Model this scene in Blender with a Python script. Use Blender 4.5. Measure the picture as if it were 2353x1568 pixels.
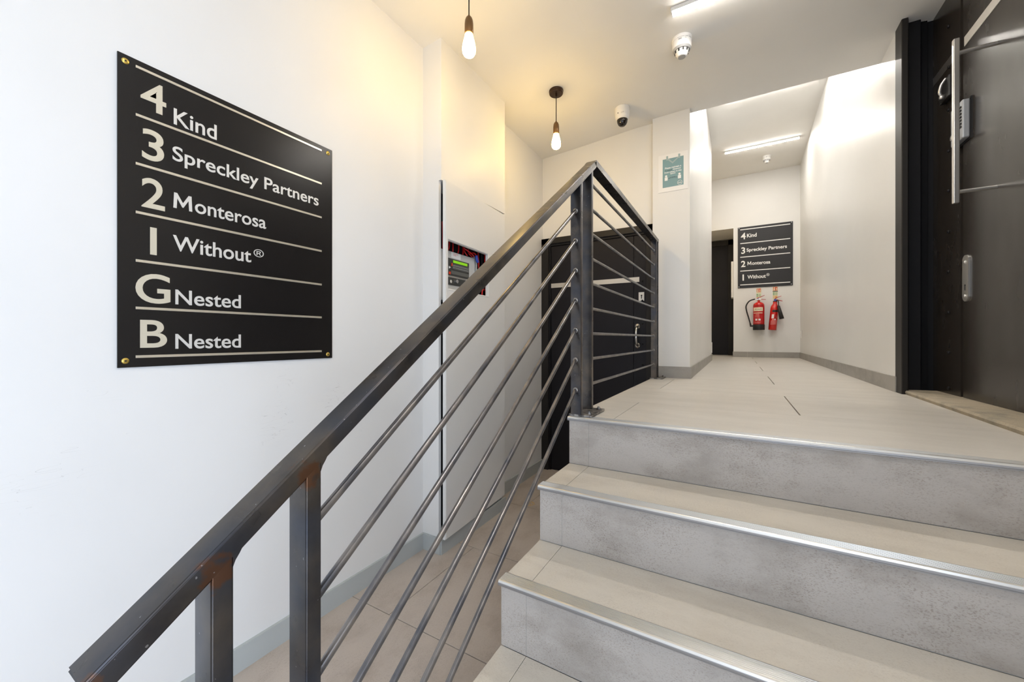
import bpy, bmesh, math, random
from mathutils import Vector, Matrix
random.seed(7)
S = bpy.context.scene
for o in list(bpy.data.objects): bpy.data.objects.remove(o)

# ------------------------------------------------------------------ camera
TH = math.atan((1692 - 1176.5) / 891.4)
CZ = 0.287
cam = bpy.data.cameras.new('camera'); cam.sensor_width = 36.0; cam.lens = 891.4 / 2353 * 36
cam.shift_y = -5 / 2353; cam.clip_start = 0.02
camo = bpy.data.objects.new('camera', cam); S.collection.objects.link(camo)
camo.location = (0, 0, CZ); camo.rotation_euler = (math.pi / 2, 0, TH); S.camera = camo
# ------------------------------------------------------------------ world, daylight, exposure
W = bpy.data.worlds.new('world'); S.world = W; W.use_nodes = True
bg = W.node_tree.nodes['Background']; bg.inputs[0].default_value = (0.72, 0.83, 1.0, 1); bg.inputs[1].default_value = 1.0
S.view_settings.view_transform = 'Standard'; S.view_settings.look = 'None'
S.view_settings.gamma = 1; S.view_settings.use_curve_mapping = False
S.view_settings.exposure = 0.2
EXP_LED, EXP_LED2, EXP_BULB = 88.0, 102.0, 86.0
def area(name, loc, rot, sx, sy, power, col):
    l = bpy.data.lights.new(name, 'AREA'); l.shape = 'RECTANGLE'; l.size = sx; l.size_y = sy; l.energy = power; l.color = col
    o = bpy.data.objects.new(name, l); S.collection.objects.link(o); o.location = loc; o.rotation_euler = rot
    return o
# cool area lamp for daylight, set in an added doorway out of view
area('daylight', (0.755, -0.95, 0.05), (0, math.pi / 2, 0), 1.75, 0.95, 42, (0.70, 0.82, 1.0))

# ------------------------------------------------------------------ helpers
WORLD = {}
def srgb(r, g, b):
    f = lambda c: ((c / 255 + 0.055) / 1.055) ** 2.4 if c > 10 else c / 255 / 12.92
    return (f(r), f(g), f(b), 1)
def mat(name, col, rough=0.5, metal=0.0, spec=0.5, emit=None, es=0, coat=0, alpha=None):
    m = bpy.data.materials.new(name); m.use_nodes = True
    b = m.node_tree.nodes['Principled BSDF']
    b.inputs['Base Color'].default_value = col; b.inputs['Roughness'].default_value = rough
    b.inputs['Metallic'].default_value = metal; b.inputs['Specular IOR Level'].default_value = spec
    if coat: b.inputs['Coat Weight'].default_value = coat
    if emit: b.inputs['Emission Color'].default_value = emit; b.inputs['Emission Strength'].default_value = es
    return m
def N(m, t, **kw):
    n = m.node_tree.nodes.new(t)
    for k, v in kw.items(): setattr(n, k, v)
    return n
def L(m, a, b): m.node_tree.links.new(a, b)
def coords(m, scale=(1, 1, 1)):
    g = N(m, 'ShaderNodeNewGeometry'); mp = N(m, 'ShaderNodeMapping'); mp.inputs['Scale'].default_value = scale
    L(m, g.outputs['Position'], mp.inputs['Vector']); return mp.outputs[0]
def noise(m, vec, scale, detail=4, rough=0.5):
    n = N(m, 'ShaderNodeTexNoise'); n.inputs['Scale'].default_value = scale; n.inputs['Detail'].default_value = detail
    n.inputs['Roughness'].default_value = rough; L(m, vec, n.inputs['Vector']); return n.outputs['Fac']
def ramp(m, fac, stops):
    r = N(m, 'ShaderNodeValToRGB'); e = r.color_ramp.elements
    while len(e) < len(stops): e.new(0.5)
    for i, (p, c) in enumerate(stops): e[i].position = p; e[i].color = c
    L(m, fac, r.inputs[0]); return r.outputs[0]
def mix(m, fac, a, b, mode='MIX'):
    x = N(m, 'ShaderNodeMix', data_type='RGBA', blend_type=mode)
    for sock, v in ((x.inputs[0], fac), (x.inputs[6], a), (x.inputs[7], b)):
        if hasattr(v, 'type') and hasattr(v, 'is_linked'): L(m, v, sock)
        else: sock.default_value = v
    return x.outputs[2]
def bump(m, h, strength, dist=0.01):
    b = N(m, 'ShaderNodeBump'); b.inputs['Strength'].default_value = strength; b.inputs['Distance'].default_value = dist
    L(m, h, b.inputs['Height']); L(m, b.outputs[0], m.node_tree.nodes['Principled BSDF'].inputs['Normal'])
def base(m): return m.node_tree.nodes['Principled BSDF'].inputs['Base Color']
def roughin(m): return m.node_tree.nodes['Principled BSDF'].inputs['Roughness']

# ---- materials
def paint(name, col, rough, spec=0.4):
    m = mat(name, col, rough, 0, spec)
    v = coords(m); f = noise(m, v, 1.3, 3)
    c2 = tuple(min(1, c * 0.955) for c in col[:3]) + (1,)
    L(m, ramp(m, f, [(0.35, col), (0.65, c2)]), base(m)); bump(m, noise(m, coords(m), 60, 3), 0.02, 0.004)
    return m
M_wall = paint('white_wall_paint', (0.80, 0.795, 0.78, 1), 0.42)
M_ceil = paint('white_ceiling_paint', (0.86, 0.85, 0.825, 1), 0.75, 0.2)
M_corr = paint('satin_corridor_paint', (0.80, 0.795, 0.78, 1), 0.36, 0.5)
# scuffed left wall
M_left = paint('scuffed_wall_paint', (0.81, 0.808, 0.80, 1), 0.5)
def scuffs(m):
    old = base(m).links[0].from_socket
    v = coords(m, (1, 1.3, 9)); rot = noise(m, v, 9, 1, 0.4)
    line = ramp(m, rot, [(0.497, (0, 0, 0, 1)), (0.50, (1, 1, 1, 1)), (0.5035, (0, 0, 0, 1))])
    patch = ramp(m, noise(m, coords(m), 5.5, 2), [(0.60, (0, 0, 0, 1)), (0.66, (1, 1, 1, 1))])
    sep = N(m, 'ShaderNodeSeparateXYZ'); L(m, coords(m), sep.inputs[0])
    band = ramp(m, mathn(m, 'ABSOLUTE', mathn(m, 'ADD', sep.outputs[2], -0.02)), [(0.07, (1, 1, 1, 1)), (0.2, (0, 0, 0, 1))])
    f = mix(m, 1.0, mix(m, 1.0, line, patch, 'MULTIPLY'), band, 'MULTIPLY')
    f2 = mix(m, 1.0, f, (0.75, 0.75, 0.75, 1), 'MULTIPLY')
    L(m, mix(m, f2, old, (0.30, 0.29, 0.28, 1)), base(m))
def mathn(m, op, a, b=None):
    n = N(m, 'ShaderNodeMath', operation=op); L(m, a, n.inputs[0])
    if b is not None:
        if isinstance(b, (int, float)): n.inputs[1].default_value = b
        else: L(m, b, n.inputs[1])
    return n.outputs[0]
scuffs(M_left)
def tile_mat(name, c1, c2, rough, streak=(1, 1, 1), seed=0.0, speck=0.5, spec=0.35):
    m = mat(name, c1, rough, 0, spec)
    v = coords(m, streak); cloud = noise(m, v, 4.5, 6, 0.62)
    col = ramp(m, cloud, [(0.30, c2), (0.52, c1), (0.75, tuple(min(1, c * 1.06) for c in c1[:3]) + (1,))])
    sp = ramp(m, noise(m, coords(m, streak), 210, 3, 0.75), [(0.39, (0.66, 0.62, 0.58, 1)), (0.475, (1, 1, 1, 1))])
    dirt = ramp(m, noise(m, coords(m), 7, 5, 0.7), [(0.40, (0.25, 0.25, 0.25, 1)), (0.62, (1, 1, 1, 1))])
    sp2 = mix(m, dirt, (1, 1, 1, 1), sp)
    fac = speck
    L(m, mix(m, fac, col, sp2, 'MULTIPLY'), base(m))
    oi = N(m, 'ShaderNodeObjectInfo')
    bump(m, noise(m, coords(m), 120, 3), 0.05, 0.003)
    return m
M_floor = tile_mat('beige_porcelain_tile', (0.56, 0.53, 0.485, 1), (0.515, 0.487, 0.445, 1), 0.42, (0.7, 2.2, 1), speck=0.25)
M_tread = tile_mat('tread_porcelain_tile', (0.57, 0.525, 0.455, 1), (0.50, 0.455, 0.39, 1), 0.5, (1, 2.5, 1), speck=0.5)
M_riser = tile_mat('shaded_riser_tile', (0.42, 0.385, 0.35, 1), (0.30, 0.268, 0.236, 1), 0.55, (1, 1, 1.8), speck=0.9)  # tread tile in a darker tone; riser shade is put into the colour
M_low = tile_mat('lower_floor_tile', (0.50, 0.44, 0.39, 1), (0.40, 0.34, 0.29, 1), 0.5, (1.5, 1, 1), speck=0.5)
M_skirt = tile_mat('skirting_tile', (0.36, 0.345, 0.32, 1), (0.28, 0.265, 0.245, 1), 0.5, (1, 1, 2), speck=0.4)
M_skirt_low = mat('grey_skirting_paint', (0.46, 0.49, 0.49, 1), 0.45)
M_grout = mat('pale_grout', (0.42, 0.40, 0.37, 1), 0.9)
M_grout_dark = mat('dark_joint', (0.16, 0.15, 0.14, 1), 0.9)
M_alu = mat('ribbed_aluminium', (0.66, 0.64, 0.60, 1), 0.33, 0.85)
M_alu_front = mat('aluminium_lip', (0.36, 0.36, 0.37, 1), 0.42, 0.8)
def steel():
    m = mat('dark_mill_steel', (0.1, 0.1, 0.1, 1), 0.34, 0.85)
    f = noise(m, coords(m, (1, 1, 1)), 14, 5, 0.55)
    col = ramp(m, f, [(0.3, (0.045, 0.042, 0.044, 1)), (0.5, (0.078, 0.069, 0.062, 1)), (0.72, (0.125, 0.102, 0.080, 1))])
    blue = ramp(m, noise(m, coords(m), 9, 3), [(0.42, (0, 0, 0, 1)), (0.62, (0.55, 0.55, 0.55, 1))])
    col = mix(m, blue, col, (0.055, 0.066, 0.09, 1))
    # straw and blue tempering colours around the welds
    g = N(m, 'ShaderNodeNewGeometry')
    for (y, z, r, c) in ((0.311, 0.108, 0.019, (0.135, 0.055, 0.022, 1)), (0.206, 0.032, 0.019, (0.13, 0.055, 0.022, 1)), (0.213, 0.034, 0.011, (0.03, 0.055, 0.11, 1)), (0.320, 0.128, 0.010, (0.04, 0.06, 0.10, 1)),
                         (0.322, 0.100, 0.012, (0.07, 0.055, 0.045, 1)), (0.105, -0.02, 0.014, (0.15, 0.08, 0.05, 1))):
        d = N(m, 'ShaderNodeVectorMath', operation='DISTANCE'); L(m, g.outputs['Position'], d.inputs[0]); d.inputs[1].default_value = (-0.495, y, z)
        dd = mathn(m, 'ADD', d.outputs['Value'], mathn(m, 'MULTIPLY', noise(m, coords(m), 75, 5), 0.034))
        fr = ramp(m, mathn(m, 'MULTIPLY', dd, 1 / (r * 2)), [(0.80, (0.75, 0.75, 0.75, 1)), (0.98, (0, 0, 0, 1))])
        col = mix(m, fr, col, c)
    scr = ramp(m, noise(m, coords(m, (3, 3, 3)), 60, 2, 0.3), [(0.775, (0, 0, 0, 1)), (0.79, (0.5, 0.5, 0.5, 1))])
    col = mix(m, scr, col, (0.5, 0.5, 0.5, 1))
    L(m, col, base(m))
    L(m, ramp(m, noise(m, coords(m), 18, 4), [(0.3, (0.26, 0.26, 0.26, 1)), (0.7, (0.34, 0.34, 0.34, 1))]), roughin(m))
    return m
M_steel = steel()
M_bar = mat('steel_round_bar', (0.17, 0.165, 0.165, 1), 0.30, 0.9)
L(M_bar, ramp(M_bar, noise(M_bar, coords(M_bar, (2, 2, 2)), 8, 4), [(0.3, (0.085, 0.092, 0.11, 1)), (0.65, (0.24, 0.22, 0.205, 1))]), base(M_bar))
M_weld = mat('weld_bead', (0.30, 0.29, 0.28, 1), 0.28, 0.9); bump(M_weld, noise(M_weld, coords(M_weld), 300, 2), 0.8, 0.002)
M_plate = mat('base_plate_steel', (0.15, 0.14, 0.13, 1), 0.4, 0.8)
L(M_plate, ramp(M_plate, noise(M_plate, coords(M_plate), 60, 4), [(0.4, (0.08, 0.075, 0.07, 1)), (0.6, (0.36, 0.34, 0.32, 1))]), base(M_plate))
def door_mat(name, c, rough, scratches=False):
    m = mat(name, c, rough, 0, 0.5 if scratches else 0.25)
    if scratches:
        f = ramp(m, noise(m, coords(m, (1, 12, 1.3)), 9, 5, 0.75), [(0.66, (0, 0, 0, 1)), (0.78, (0.5, 0.5, 0.5, 1))])
        sep = N(m, 'ShaderNodeSeparateXYZ'); L(m, coords(m), sep.inputs[0])
        low = ramp(m, sep.outputs[2], [(0.25, (1, 1, 1, 1)), (0.60, (0.12, 0.12, 0.12, 1))])
        L(m, mix(m, mix(m, 1.0, f, low, 'MULTIPLY'), c, (0.22, 0.20, 0.17, 1)), base(m))
        L(m, ramp(m, noise(m, coords(m, (1, 3, 1)), 3, 4), [(0.3, (rough - 0.03,) * 3 + (1,)), (0.7, (rough + 0.05,) * 3 + (1,))]), roughin(m))
        bump(m, noise(m, coords(m, (1, 3, 1)), 60, 3), 0.03, 0.002)
    return m
M_door = door_mat('black_door_paint', (0.024, 0.020, 0.017, 1), 0.24, True)
M_frame = door_mat('black_frame_paint', (0.009, 0.009, 0.011, 1), 0.5)
M_frame_out = door_mat('black_casing_paint', (0.020, 0.018, 0.017, 1), 0.45)
M_ldoor = door_mat('dark_basement_door_paint', (0.010, 0.009, 0.012, 1), 0.48)
M_chrome = mat('polished_chrome', (0.85, 0.85, 0.86, 1), 0.12, 1.0)
M_sat = mat('satin_stainless', (0.66, 0.64, 0.61, 1), 0.3, 0.9)
M_strip = mat('satin_steel_strip', (0.62, 0.59, 0.54, 1), 0.4, 0.5)
M_sign = mat('black_sign_acrylic', (0.009, 0.008, 0.008, 1), 0.27, 0, 0.36)
M_sign2 = mat('charcoal_sign_acrylic', (0.021, 0.021, 0.024, 1), 0.45, 0, 0.35)
M_num = mat('cream_metal_lettering', (0.66, 0.61, 0.49, 1), 0.4, 0.25)
M_name = mat('silver_lettering', (0.74, 0.73, 0.70, 1), 0.38, 0.3)
M_rule = mat('champagne_metal_rule', (0.76, 0.70, 0.58, 1), 0.28, 0.7)
M_white = mat('white_print', (0.86, 0.86, 0.85, 1), 0.5)
M_brass = mat('brass_screw', (0.72, 0.52, 0.13, 1), 0.3, 0.9)
M_screw = mat('steel_screw', (0.6, 0.6, 0.6, 1), 0.3, 0.9)
M_black = mat('black_rubber', (0.012, 0.012, 0.013, 1), 0.45)
M_void = mat('shade_black', (0.012, 0.010, 0.010, 1), 0.9)  # near-black colour stands in for shade inside the cupboard and the door gap
M_plastic = mat('white_plastic', (0.82, 0.81, 0.79, 1), 0.35)
M_plgrey = mat('grey_plastic', (0.42, 0.42, 0.42, 1), 0.4)
M_panel = paint('cupboard_door_paint', (0.80, 0.795, 0.78, 1), 0.3, 0.45)
M_wood = mat('bronze_lamp_holder', (0.16, 0.085, 0.03, 1), 0.35, 0.4)
M_rose = mat('bronze_ceiling_rose', (0.055, 0.028, 0.015, 1), 0.3, 0.6)
M_cord = mat('black_lamp_cord', (0.015, 0.011, 0.009, 1), 0.7)
M_led = mat('led_diffuser', (0.9, 0.9, 0.9, 1), 0.5, emit=(1.0, 0.95, 0.875, 1), es=EXP_LED)
M_led2 = mat('led_diffuser_corridor', (0.9, 0.9, 0.9, 1), 0.5, emit=(1.0, 0.95, 0.875, 1), es=EXP_LED2)
M_ledcap = mat('led_end_cap', (0.8, 0.8, 0.8, 1), 0.4)
M_bulb = mat('glowing_bulb_glass', (1, 0.9, 0.7, 1), 0.2, emit=(1.0, 0.65, 0.19, 1), es=EXP_BULB)
M_bulbtop = mat('amber_bulb_neck', (0.9, 0.7, 0.3, 1), 0.2, emit=(1.0, 0.62, 0.16, 1), es=3.0)
M_red = mat('extinguisher_red', (0.62, 0.012, 0.008, 1), 0.22, 0, 0.6, coat=0.4)
M_redlab = mat('extinguisher_label_red', (0.50, 0.010, 0.012, 1), 0.4)
M_redp = mat('red_lever_paint', (0.42, 0.012, 0.012, 1), 0.35)
M_cream = mat('cream_label', (0.84, 0.76, 0.55, 1), 0.5)
M_pink = mat('pink_label_print', (0.78, 0.25, 0.24, 1), 0.5)
M_blue = mat('blue_valve', (0.05, 0.10, 0.55, 1), 0.35)
M_lum = mat('photoluminescent_sign', (0.80, 0.80, 0.58, 1), 0.5)
M_orange = mat('sign_red_orange', (0.68, 0.075, 0.02, 1), 0.5)
M_green = mat('sign_green_print', (0.16, 0.36, 0.20, 1), 0.5)
M_amber = mat('sign_amber_print', (0.78, 0.42, 0.14, 1), 0.5)
M_teal = mat('teal_print', (0.205, 0.345, 0.37, 1), 0.5)
M_tealt = mat('translucent_tape', (0.36, 0.46, 0.46, 1), 0.35)
M_ink = mat('dark_print', (0.03, 0.045, 0.05, 1), 0.5)
M_paper = mat('laminated_paper', (0.85, 0.845, 0.835, 1), 0.3)
M_wire = mat('red_cable_sheath', (0.55, 0.010, 0.010, 1), 0.35)
M_bwire = mat('blue_cable_tie', (0.02, 0.06, 0.42, 1), 0.4)
M_case = mat('grey_steel_case', (0.55, 0.555, 0.54, 1), 0.4)
M_fascia = mat('charcoal_fascia', (0.035, 0.037, 0.037, 1), 0.45)
M_fascia2 = mat('slate_label_field', (0.10, 0.105, 0.10, 1), 0.5)
M_lcd = mat('green_lcd', (0.22, 0.55, 0.01, 1), 0.4, emit=(0.25, 0.65, 0.0, 1), es=0.35)
M_btn = mat('red_button', (0.75, 0.06, 0.02, 1), 0.4)
M_stone = tile_mat('worn_threshold_stone', (0.42, 0.36, 0.27, 1), (0.24, 0.23, 0.19, 1), 0.7, (2, 2, 2), speck=0.9)
M_yellow = mat('worn_yellow_sticker', (0.62, 0.37, 0.10, 1), 0.6)
L(M_yellow, ramp(M_yellow, noise(M_yellow, coords(M_yellow), 130, 2), [(0.42, (0.62, 0.36, 0.08, 1)), (0.52, (0.50, 0.40, 0.28, 1))]), base(M_yellow))
M_dome = mat('smoked_camera_dome', (0.012, 0.009, 0.007, 1), 0.06, 0, 0.6)
M_keypad = mat('grey_zinc_lock', (0.40, 0.42, 0.45, 1), 0.35, 0.4)
M_glass = mat('door_glass', (0.9, 0.95, 1, 1), 0.02); M_glass.node_tree.nodes['Principled BSDF'].inputs['Transmission Weight'].default_value = 1.0
M_glass.node_tree.nodes['Principled BSDF'].inputs['IOR'].default_value = 1.02

# ---- geometry
def root_world(p): return WORLD.get(p, Vector((0, 0, 0)))
def mkobj(name, bm, m, parent=None, smooth=False, origin=None):
    """bm is in world coordinates; origin becomes the object's location."""
    me = bpy.data.meshes.new(name)
    if origin is None:
        if len(bm.verts):
            xs = [v.co for v in bm.verts]
            origin = Vector((sum(v.x for v in xs) / len(xs), sum(v.y for v in xs) / len(xs), min(v.z for v in xs)))
        else: origin = Vector((0, 0, 0))
    origin = Vector(origin)
    bmesh.ops.translate(bm, verts=bm.verts, vec=-origin)
    bmesh.ops.recalc_face_normals(bm, faces=bm.faces)
    bm.to_mesh(me); bm.free(); me.materials.append(m)
    if smooth:
        for p in me.polygons: p.use_smooth = True
    o = bpy.data.objects.new(name, me); S.collection.objects.link(o)
    if parent: o.parent = parent
    o.location = origin - root_world(parent.name if parent else None) if parent else origin
    WORLD[o.name] = origin
    if smooth == 'auto':
        md = o.modifiers.new('wn', 'WEIGHTED_NORMAL')
    return o
def thing(name, label, cat, loc=(0, 0, 0), group=None):
    o = bpy.data.objects.new(name, None); S.collection.objects.link(o); o.location = loc; WORLD[o.name] = Vector(loc)
    o.empty_display_size = 0.05
    o['label'] = label; o['category'] = cat
    if group: o['group'] = group
    return o
def tag(o, label, cat, group=None):
    o['label'] = label; o['category'] = cat
    if group: o['group'] = group
    return o
def struct(o, label=None):
    o['kind'] = 'structure'
    if label: o['label'] = label
    return o
def box(bm, x0, x1, y0, y1, z0, z1, bev=0.0, seg=2):
    b2 = bmesh.new()
    v = [b2.verts.new((x, y, z)) for x in (x0, x1) for y in (y0, y1) for z in (z0, z1)]
    for f in ((0, 1, 3, 2), (4, 6, 7, 5), (0, 4, 5, 1), (2, 3, 7, 6), (0, 2, 6, 4), (1, 5, 7, 3)): b2.faces.new([v[i] for i in f])
    if bev: bmesh.ops.bevel(b2, geom=list(b2.edges), offset=bev, segments=seg, affect='EDGES', profile=0.5)
    me = bpy.data.meshes.new('t'); b2.to_mesh(me); b2.free(); bm.from_mesh(me); bpy.data.meshes.remove(me)
    return bm
def B(*a, **k): return box(bmesh.new(), *a, **k)
def prism(bm, pts, ax, a0, a1):
    """polygon pts extruded along axis ax (0,1,2); pts give the other two coordinates in order."""
    def P(p, a):
        return (a, p[0], p[1]) if ax == 0 else (p[0], a, p[1]) if ax == 1 else (p[0], p[1], a)
    A = [bm.verts.new(P(p, a0)) for p in pts]; C = [bm.verts.new(P(p, a1)) for p in pts]
    n = len(pts); bm.faces.new(A); bm.faces.new(C[::-1])
    for i in range(n): bm.faces.new((A[i], C[i], C[(i + 1) % n], A[(i + 1) % n]))
    return bm
def cyl(bm, p, q, r, r2=None, n=16):
    p, q = Vector(p), Vector(q); d = q - p; r2 = r if r2 is None else r2
    rot = d.to_track_quat('Z', 'Y').to_matrix().to_4x4()
    bmesh.ops.create_cone(bm, cap_ends=True, segments=n, radius1=r, radius2=r2, depth=d.length, matrix=Matrix.Translation((p + q) / 2) @ rot)
    return bm
def lathe(bm, prof, c, axis=(0, 0, 1), n=28):
    """prof = [(radius, height)] turned about axis through c"""
    rot = Vector(axis).to_track_quat('Z', 'Y').to_matrix(); c = Vector(c); rings = []
    for r, h in prof:
        if r < 1e-6: rings.append([bm.verts.new(c + rot @ Vector((0, 0, h)))])
        else: rings.append([bm.verts.new(c + rot @ Vector((r * math.cos(2 * math.pi * i / n), r * math.sin(2 * math.pi * i / n), h))) for i in range(n)])
    for a, b in zip(rings, rings[1:]):
        for i in range(n):
            j = (i + 1) % n
            if len(a) == 1 and len(b) == 1: continue
            if len(a) == 1: bm.faces.new((a[0], b[i], b[j]))
            elif len(b) == 1: bm.faces.new((a[i], b[0], a[j]))
            else: bm.faces.new((a[i], b[i], b[j], a[j]))
    for rg in (rings[0], rings[-1]):
        if len(rg) > 1: bm.faces.new(rg)
    return bm
def tube(bm, pts, r, n=8, sub=5):
    P = [Vector(p) for p in pts]; path = []
    for i in range(len(P) - 1):
        a, b, c, d = P[max(i - 1, 0)], P[i], P[i + 1], P[min(i + 2, len(P) - 1)]
        for k in range(sub):
            t = k / sub
            path.append(0.5 * ((2 * b) + (c - a) * t + (2 * a - 5 * b + 4 * c - d) * t * t + (3 * b - a - 3 * c + d) * t ** 3))
    path.append(P[-1]); rings = []
    for i, p in enumerate(path):
        t = (path[min(i + 1, len(path) - 1)] - path[max(i - 1, 0)]).normalized()
        u = t.orthogonal().normalized() if i == 0 else (rings_u - t * rings_u.dot(t)).normalized()
        rings_u = u; w = t.cross(u)
        rings.append([bm.verts.new(p + (u * math.cos(2 * math.pi * k / n) + w * math.sin(2 * math.pi * k / n)) * r) for k in range(n)])
    for a, b in zip(rings, rings[1:]):
        for i in range(n): bm.faces.new((a[i], b[i], b[(i + 1) % n], a[(i + 1) % n]))
    bm.faces.new(rings[0]); bm.faces.new(rings[-1]); return bm
def text_obj(name, s, box2, plane, m, parent, depth=0.0012, bold=0.0, label=None, cyl_r=None):
    """box2=(u0,u1,v0,v1) in the sign's plane. plane=('x',X): u=+Y facing +X ; ('y',Y): u=+X facing -Y"""
    cu = bpy.data.curves.new('t', 'FONT'); cu.body = s; cu.offset = bold; cu.extrude = 0.5; cu.resolution_u = 6
    to = bpy.data.objects.new('t', cu); S.collection.objects.link(to)
    dg = bpy.context.evaluated_depsgraph_get(); me = bpy.data.meshes.new_from_object(to.evaluated_get(dg))
    bpy.data.objects.remove(to); bpy.data.curves.remove(cu)
    bm = bmesh.new(); bm.from_mesh(me); bpy.data.meshes.remove(me)
    xs = [v.co.x for v in bm.verts]; ys = [v.co.y for v in bm.verts]
    x0, x1, y0, y1 = min(xs), max(xs), min(ys), max(ys); u0, u1, v0, v1 = box2
    for v in bm.verts:
        u = u0 + (v.co.x - x0) / (x1 - x0) * (u1 - u0); w = v0 + (v.co.y - y0) / (y1 - y0) * (v1 - v0); d = (v.co.z + 0.5) * depth
        v.co = (plane[1] + d, u, w) if plane[0] == 'x' else (u, plane[1] - d, w)
    o = mkobj(name, bm, m, parent)
    if label: o['label'] = label
    return o
def letter_m(box2, plane, m, parent, depth=0.0012):
    u0, u1, v0, v1 = box2
    P = [(0, 0), (0.04, 1), (.20, 1), (.5, .42), (.80, 1), (.96, 1), (1, 0), (.83, 0), (.80, .66), (.53, .13), (.47, .13), (.20, .66), (.17, 0)]
    P = [(u0 + a * (u1 - u0), v0 + b * (v1 - v0)) for a, b in P]
    if plane[0] == 'x': bm = prism(bmesh.new(), P, 0, plane[1], plane[1] + depth)
    else: bm = prism(bmesh.new(), P, 1, plane[1] - depth, plane[1])
    bm.normal_update(); bmesh.ops.triangulate(bm, faces=[f for f in bm.faces if len(f.verts) > 4], ngon_method='EAR_CLIP')
    return mkobj('tenant_initial', bm, m, parent)
def gap_tiles(parent, name, xs_rows, z, th, m, axis='z', gap=0.0025, bev=0.0):
    """xs_rows = list of (a0,a1,b0,b1) rectangles"""
    for (a0, a1, b0, b1) in xs_rows:
        if a1 - a0 < 0.01 or b1 - b0 < 0.01: continue
        g = gap / 2
        if axis == 'z': bm = B(a0 + g, a1 - g, b0 + g, b1 - g, z - th, z, bev=0.0008, seg=1)
        mkobj(name, bm, m, parent)

R = 0.172
FL = -0.86
XE = -0.534      # open edge of the stairs
XL = -1.49       # left wall
ZC2 = 2.87       # corridor ceiling
def zceil(x):
    pts = ((-1.65, 1.876), (-1.49, 1.884), (-1.1, 1.907), (-0.7, 1.938), (-0.3, 1.95), (0.2, 1.946), (1.2, 1.942))
    for (a, za), (b, zb) in zip(pts, pts[1:]):
        if x <= b: return za + (zb - za) * (x - a) / (b - a)
    return pts[-1][1]

# ------------------------------------------------------------------ SETTING
# lower floor
o = struct(mkobj('floor', B(-1.7, 1.0, -1.9, 3.3, FL - 0.1, FL - 0.004), M_grout))
rects = []
k = 0; y = -1.9 + 0.02
ys = [-1.86, -1.26, -0.66, -0.06, 0.54, 1.14, 1.74, 2.34, 2.94, 3.3]
for i, (a, b) in enumerate(zip(ys, ys[1:])):
    xj = [-1.7, -1.25, -0.05, 0.98] if i % 2 else [-1.7, -0.65, 0.55, 0.98]
    for c, d in zip(xj, xj[1:]): rects.append((c, d, a, b))
for (a0, a1, b0, b1) in rects:
    if a0 >= XE and b0 > 0.5: continue
    mkobj('tile', B(a0 + .0015, a1 - .0015, b0 + .0015, b1 - .0015, FL - 0.01, FL, bev=0.0008, seg=1), M_low, o)
# landing slab (upper floor)
bm = bmesh.new(); box(bm, XE, 0.95, 1.36, 3.10, FL, -0.006); box(bm, -0.45, 0.95, 3.10, 5.9, -0.3, -0.006); box(bm, -1.3, 0.95, 5.9, 8.1, -0.3, -0.006)
o = struct(mkobj('floor', bm, M_grout_dark)); landing = o
def land(x0, x1, ylo, yhi, first=None):
    rows = [1.222, 1.80, 2.36, 2.94, 3.53, 4.12, 4.71, 5.30, 5.89, 6.48, 7.07, 7.66, 8.25]
    for i, (a, b) in enumerate(zip(rows, rows[1:])):
        a2, b2 = max(a, ylo), min(b, yhi)
        if b2 - a2 < 0.02: continue
        js = [-1.58, -0.38, 0.82, 2.02] if i % 2 == 0 else [-2.19, -0.99, 0.207, 1.407]
        for c, d in zip(js, js[1:]):
            c2, d2 = max(c, x0), min(d, x1)
            if d2 - c2 < 0.012: continue
            g = .0011
            gx = .0022 if abs(c - 0.207) < .01 or abs(d - 0.207) < .01 else g
            mkobj('tile', B(c2 + (gx if c2 == c else 0), d2 - (gx if d2 == d else 0), a2 + (g if a2 == a else 0), b2 - (g if b2 == b else 0), -0.008, 0.0, bev=0.0005, seg=1), M_floor, landing)
land(XE, 0.80, 1.378, 3.06); land(-0.29, 0.83, 3.06, 5.9); land(-1.2, 0.84, 5.9, 7.125); land(-1.0, -0.04, 7.125, 7.86)

# walls
o = struct(mkobj('wall_left', B(XL - 0.12, XL, -1.9, 3.2, FL - .05, 2.1), M_left))
# wall holding the basement door (opening X -1.495..-0.555, up to z 1.165)
bm = bmesh.new(); box(bm, XL, XE, 3.12, 3.3, 1.165, 2.1)
struct(mkobj('wall_back', bm, M_wall))
# pier with the poster
bm = bmesh.new(); box(bm, XE - 0.012, -0.29, 3.06, 3.32, -0.003, ZC2 + 0.05)
struct(mkobj('wall_pier', bm, M_wall))
bm = bmesh.new(); box(bm, XE - 0.0, -0.29, 3.06, 3.3, FL, -0.006)
struct(mkobj('wall_pier', bm, M_wall))
struct(mkobj('wall_corridor', B(-0.41, -0.29, 3.32, 5.9, -0.003, ZC2 + 0.05), M_corr))
bm = bmesh.new(); box(bm, -1.3, -0.41, 5.80, 5.9, -0.003, ZC2 + 0.05); box(bm, -1.3, -1.2, 5.9, 7.2, -0.003, ZC2 + 0.05)
struct(mkobj('wall_corridor', bm, M_wall))
# far wall with recess for the dark door
bm = bmesh.new()
box(bm, -0.04, 0.95, 7.125, 7.99, -0.003, ZC2 + .05); box(bm, -1.3, -0.04, 7.125, 7.99, 2.05, ZC2 + .05); box(bm, -1.3, -1.0, 7.125, 7.99, -0.003, 2.05)
box(bm, -1.3, 0.0, 7.93, 8.05, -0.003, 2.1)
struct(mkobj('wall_far', bm, M_wall))
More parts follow.
